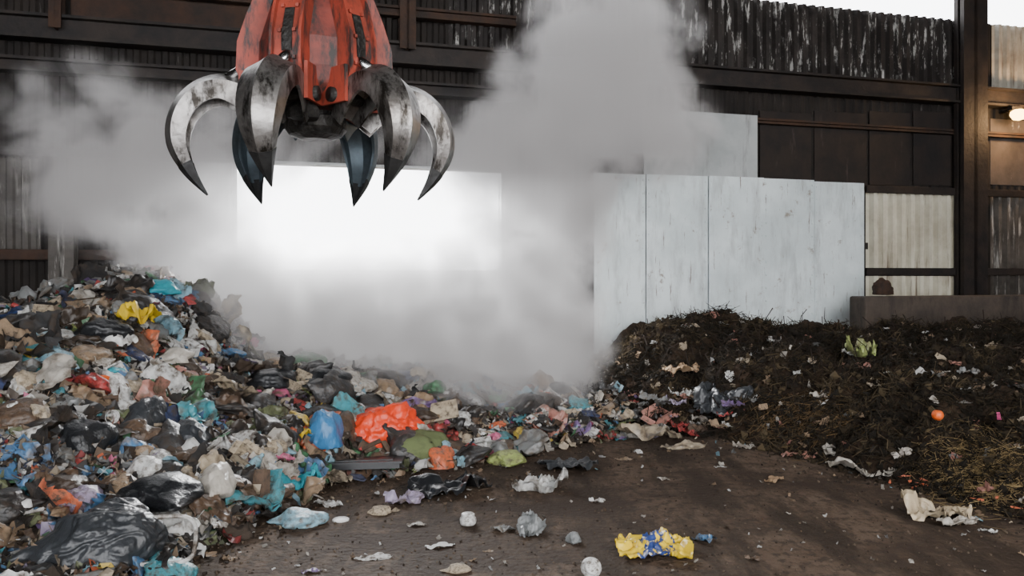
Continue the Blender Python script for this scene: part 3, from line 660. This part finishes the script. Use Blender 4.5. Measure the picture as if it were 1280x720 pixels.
v,f=ring(24,[(.24,5.93),(.3,5.97),(.3,6.15),(.2,6.2),(.2,6.45)])
o=mesh_obj('rotator',v,f,[M_grease],mw=BT); setparent(o,G)
def quadpl(Vs,Fs,prof,wo=0):
    b=len(Vs)
    for r,z,w,t in prof:
        Vs+=[(r,wo-w,z),(r,wo+w,z),(r-t,wo+w*1.05,z),(r-t,wo-w*1.05,z)]
    for k in range(len(prof)-1):
        for a in range(4):
            q=(a+1)%4; Fs.append((b+4*k+a,b+4*k+q,b+4*k+4+q,b+4*k+4+a))
    Fs.append((b+3,b+2,b+1,b)); e=b+4*(len(prof)-1); Fs.append((e,e+1,e+2,e+3))
ctr=[(.40,4.04),(.54,4.20),(.72,4.32),(.92,4.35),(1.10,4.28),(1.24,4.13),(1.31,3.94),(1.31,3.76),(1.25,3.60),(1.16,3.45),(1.02,3.28)]
hw=[.12,.15,.18,.205,.21,.205,.19,.16,.12,.07,.006]
tk=[.16,.17,.17,.15,.14,.13,.12,.105,.08,.05,.01]
def catm(P,n):
    out=[]
    for i in range(len(P)-1):
        p0=P[max(i-1,0)];p1=P[i];p2=P[i+1];p3=P[min(i+2,len(P)-1)]
        for k in range(n):
            t=k/n; out.append(tuple(.5*((2*b)+(-a+c)*t+(2*a-5*b+4*c-d)*t*t+(-a+3*b-3*c+d)*t**3) for a,b,c,d in zip(p0,p1,p2,p3)))
    out.append(P[-1]); return out
PP=catm([(a[0],a[1],w,t) for a,w,t in zip(ctr,hw,tk)],4)
def tine_mesh(PPs,name,mat):
    V=[];Fc=[]; n=len(PPs); sec=[(-1,-1.1),(-1,-.8),(-.95,.1),(-.3,.5),(0,.75),(.3,.5),(.95,.1),(1,-.8),(1,-1.1),(.84,-1.1),(.78,-.3),(0,.05),(-.78,-.3),(-.84,-1.1)]
    for i,(r,z,w,t) in enumerate(PPs):
        a=PPs[max(i-1,0)];b=PPs[min(i+1,n-1)]; tx,tz=b[0]-a[0],b[1]-a[1]; l=math.hypot(tx,tz); nx,nz=-tz/l,tx/l
        for s,k in sec: V.append((r+nx*k*t,s*w,z+nz*k*t))
    m=len(sec)
    for i in range(n-1):
        for j in range(m):
            q=(j+1)%m; Fc.append((i*m+j,i*m+q,(i+1)*m+q,(i+1)*m+j)[::-1])
    Fc.append(tuple(range(m))); Fc.append(tuple((n-1)*m+j for j in range(m-1,-1,-1)))
    me=D.meshes.new(name); me.from_pydata(V,[],Fc); me.update()
    bm=bmesh.new(); bm.from_mesh(me); bmesh.ops.recalc_face_normals(bm,faces=bm.faces)
    for fa in bm.faces: fa.smooth=True
    for e in bm.edges:
        if len(e.link_faces)==2 and e.calc_face_angle(0)>.45: e.smooth=False
    bm.to_mesh(me); bm.free(); me.materials.append(mat); return me
T1=tine_mesh(PP[:35],'tine_mesh',M_tine); T2=tine_mesh([(r,z,w*1.04,t*1.08) for r,z,w,t in PP[33:]],'tine_tip_mesh',M_tip)
M_tineb=surf_mat('bluish_steel',(.14,.18,.21),(.08,.1,.11),3,.45,.7,.12,16)
for ai,adeg in enumerate(angs):
    R=BT@Matrix.Rotation(math.radians(adeg),4,'Z')
    t=link(D.objects.new('tine',T1)); t.matrix_world=R; 
    bpy.context.view_layer.update(); setparent(t,G)
    if ai in(1,2):
        t.material_slots[0].link='OBJECT'; t.material_slots[0].material=M_tineb; t['label']='curved steel tine with bluish sheen'
    tt=link(D.objects.new('tine_tip',T2)); tt.matrix_world=R; bpy.context.view_layer.update(); setparent(tt,t)
    V=[];Fc=[]
    quadpl(V,Fc,[(.58,4.26,.12,.12),(.66,4.38,.15,.18),(.70,4.55,.155,.2),(.69,4.75,.15,.2),(.61,5.0,.13,.16),(.47,5.35,.10,.12),(.34,5.75,.07,.1)])
    for sgn in(-1,1):
        boxdata(.36,.72,sgn*.19-.018,sgn*.19+.018,4.12,4.46,V,Fc)
        quadpl(V,Fc,[(.68,4.3,.014,.2),(.75,4.48,.014,.25),(.74,4.75,.014,.22),(.65,5.03,.014,.2),(.5,5.4,.014,.15)],sgn*.14)
        for z,r in ((4.5,.70),(4.75,.70),(5.0,.62)):
            boxdata(r-.02,r+.014,sgn*.07-.015,sgn*.07+.015,z-.015,z+.015,V,Fc)
    o=mesh_obj('cylinder_guard',V,Fc,[M_or],mw=R); setparent(o,G)
    V=[];Fc=[]; quadpl(V,Fc,[(.705,4.56,.05,.03),(.712,4.64,.05,.03),(.705,4.74,.05,.03),(.63,4.98,.045,.03)])
    o=mesh_obj('access_slot',V,Fc,[M_grease],mw=R); setparent(o,G)
    vv,ff=ring(16,[(.07,-.24),(.07,.24)]); RR=R@Matrix.Translation((.54,0,4.2))@Matrix.Rotation(math.pi/2,4,'X')
    o=mesh_obj('hinge_pin',vv,ff,[M_grease],True,RR); setparent(o,G)
    a=Vector((.5,0,4.66)); bq=Vector((.84,0,4.42)); dv=(bq-a)
    vv,ff=ring(14,[(.05,0),(.05,dv.length)]); RR=R@Matrix.Translation(a)@dv.to_track_quat('Z','Y').to_matrix().to_4x4()
    o=mesh_obj('hydraulic_rod',vv,ff,[M_chr],True,RR); setparent(o,G)
me=bag_mesh('grime_mesh',4,3.9,1,1,1.2,False); me.materials.clear(); me.materials.append(M_grease)
o=link(D.objects.new('tangled_debris',me)); o.matrix_world=BT@Matrix.Translation((-.02,-.42,4.0))@Matrix.Scale(.15,4); setparent(o,G)
for k,(dx,dy) in enumerate(((.12,-.2),(-.14,-.18),(.2,.1))):
    o=tube('hydraulic_hose',[(GX+dx,GY+dy,5.9),(GX+dx*1.8,GY+dy*1.8,6.3),(GX+dx*1.5,GY+dy*1.5,7),(GX+dx*.8,GY+dy*.8,7.6)],.025,M_grease); setparent(o,G)
arm=boxes('crane_arm',[(-.18,.18,-.18,.18,6.45,9.6),(-.5,.5,-.5,.5,9.6,9.94)],[M_or2],BT,.03); tag(arm,'orange steel crane mast holding the grapple','crane arm')
# ---------------------------------------------------------------- steam
blobs=[
 (765,35,14.0,125,100,1.2,1.1),(725,125,14.0,150,105,1.3,1.15),(825,160,14.2,90,85,1.0,.95),(660,215,14,140,105,1.2,.95),
 (650,320,13.9,110,90,1.2,.85),(440,395,13.3,220,80,1.5,1.25),(335,400,13.0,140,90,1.2,1.2),(610,450,13.1,165,85,1.5,1.4),
 (420,450,13.0,190,75,1.3,1.4),(685,410,13.8,100,110,1.2,1.1),(715,270,14.3,75,100,1.0,.75),(530,345,13.9,170,65,1.1,.8),(370,340,13.6,150,62,1.0,.85),
 (110,165,12.7,145,115,1.1,.6),(180,250,12.7,130,110,1.1,.8),(255,320,12.8,120,90,1.1,1.0),(60,250,12.5,90,80,.9,.5),
 (270,190,12.9,130,100,1.1,.6),(580,185,13.6,120,80,1.1,.6),(400,175,13.6,160,60,1.0,.4)]
M,nt=newmat('steam_volume'); L=nt.links
out=N(nt,'ShaderNodeOutputMaterial'); pv=N(nt,'ShaderNodeVolumePrincipled'); L.new(pv.outputs[0],out.inputs['Volume'])
geo=N(nt,'ShaderNodeTexCoord'); nz=N(nt,'ShaderNodeTexNoise'); nz.inputs['Scale'].default_value=.85; nz.inputs['Detail'].default_value=6; nz.inputs['Roughness'].default_value=.66; nz.inputs['Distortion'].default_value=.6
L.new(geo.outputs['Object'],nz.inputs[0])
wv=N(nt,'ShaderNodeVectorMath',operation='SCALE'); wv.inputs['Scale'].default_value=1.0; L.new(nz.outputs['Color'],wv.inputs[0])
wa=N(nt,'ShaderNodeVectorMath',operation='ADD'); L.new(geo.outputs['Object'],wa.inputs[0]); L.new(wv.outputs[0],wa.inputs[1])
vr=N(nt,'ShaderNodeTexVoronoi'); vr.feature='F1'; vr.inputs['Scale'].default_value=1.5; L.new(wa.outputs[0],vr.inputs[0])
acc=None; bm=bmesh.new()
for (px,py,d,rx,ry,rd,stg) in blobs:
    cx_,cz_=(px-640)/F*d,CH+(HY-py)/F*d; sx_,sz_=rx*d/F,ry*d/F
    bmesh.ops.create_icosphere(bm,subdivisions=3,radius=1,matrix=Matrix.Translation((cx_,d,cz_))@Matrix.Diagonal((sx_,rd,sz_,1)))
    s1=N(nt,'ShaderNodeVectorMath',operation='SUBTRACT'); L.new(geo.outputs['Object'],s1.inputs[0]); s1.inputs[1].default_value=(cx_,d,cz_)
    s2=N(nt,'ShaderNodeVectorMath',operation='MULTIPLY'); L.new(s1.outputs[0],s2.inputs[0]); s2.inputs[1].default_value=(1/sx_,1/rd,1/sz_)
    s3=N(nt,'ShaderNodeVectorMath',operation='DOT_PRODUCT'); L.new(s2.outputs[0],s3.inputs[0]); L.new(s2.outputs[0],s3.inputs[1])
    s4=N(nt,'ShaderNodeMapRange'); s4.inputs[1].default_value=0; s4.inputs[2].default_value=1; s4.inputs[3].default_value=stg; s4.inputs[4].default_value=0
    L.new(s3.outputs['Value'],s4.inputs[0])
    if acc is None: acc=s4.outputs[0]
    else:
        ad=N(nt,'ShaderNodeMath',operation='ADD'); L.new(acc,ad.inputs[0]); L.new(s4.outputs[0],ad.inputs[1]); acc=ad.outputs[0]
nm=N(nt,'ShaderNodeMath',operation='MULTIPLY_ADD'); L.new(nz.outputs[0],nm.inputs[0]); nm.inputs[1].default_value=3.2; nm.inputs[2].default_value=-1.3
vm=N(nt,'ShaderNodeMath',operation='MULTIPLY_ADD'); L.new(vr.outputs['Distance'],vm.inputs[0]); vm.inputs[1].default_value=-1.1; L.new(nm.outputs[0],vm.inputs[2])
sm=N(nt,'ShaderNodeMath',operation='MINIMUM'); L.new(acc,sm.inputs[0]); sm.inputs[1].default_value=1.25
fa=N(nt,'ShaderNodeMath',operation='ADD'); L.new(sm.outputs[0],fa.inputs[0]); L.new(vm.outputs[0],fa.inputs[1])
gate=N(nt,'ShaderNodeMapRange'); gate.interpolation_type='SMOOTHSTEP'; gate.inputs[1].default_value=.0; gate.inputs[2].default_value=.45; L.new(acc,gate.inputs[0])
mr=N(nt,'ShaderNodeMapRange'); mr.inputs[1].default_value=.0; mr.inputs[2].default_value=1.2; mr.inputs[3].default_value=0; mr.inputs[4].default_value=2.7
L.new(fa.outputs[0],mr.inputs[0])
mh=N(nt,'ShaderNodeMath',operation='ADD'); mh.inputs[1].default_value=.07; L.new(mr.outputs[0],mh.inputs[0])
mg=N(nt,'ShaderNodeMath',operation='MULTIPLY'); L.new(mh.outputs[0],mg.inputs[0]); L.new(gate.outputs[0],mg.inputs[1])
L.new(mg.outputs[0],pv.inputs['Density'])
pv.inputs['Color'].default_value=(.97,.955,.955,1); pv.inputs['Anisotropy'].default_value=.3
em=N(nt,'ShaderNodeMath',operation='MULTIPLY'); em.inputs[1].default_value=.17; L.new(mg.outputs[0],em.inputs[0]); L.new(em.outputs[0],pv.inputs['Emission Strength'])  # added self-glow in the steam, stands in for multiply scattered light
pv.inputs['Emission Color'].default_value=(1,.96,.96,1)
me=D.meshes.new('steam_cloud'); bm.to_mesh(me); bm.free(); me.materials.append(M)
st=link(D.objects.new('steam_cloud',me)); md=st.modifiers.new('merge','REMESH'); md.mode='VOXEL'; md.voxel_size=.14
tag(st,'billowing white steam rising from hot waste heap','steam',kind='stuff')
# ---------------------------------------------------------------- light
w=D.worlds.new('overcast_sky'); S.world=w; w.use_nodes=True
w.node_tree.nodes['Background'].inputs[0].default_value=(.96,.97,1,1); w.node_tree.nodes['Background'].inputs[1].default_value=8.5
def area(name,loc,tgt,sx,sy,e,col=(1,1,1)):
    l=D.lights.new(name,'AREA'); l.shape='RECTANGLE'; l.size=sx; l.size_y=sy; l.energy=e; l.color=col
    o=link(D.objects.new(name,l)); o.location=loc; o.rotation_euler=(Vector(tgt)-Vector(loc)).to_track_quat('-Z','Y').to_euler(); return o
area('added_front_light',(9,-3,8.5),(0,12,1.5),7,3,1400,(1,.985,.96))  # unseen area lamp added under the roof to light the interior from the right
dc=MW@Vector(((ou0+ou1)/2,3.4,6.2))
area('doorway_daylight',dc,MW@Vector(((ou0+ou1)/2,-1.5,2)),5,3,9000,(.98,.99,1))
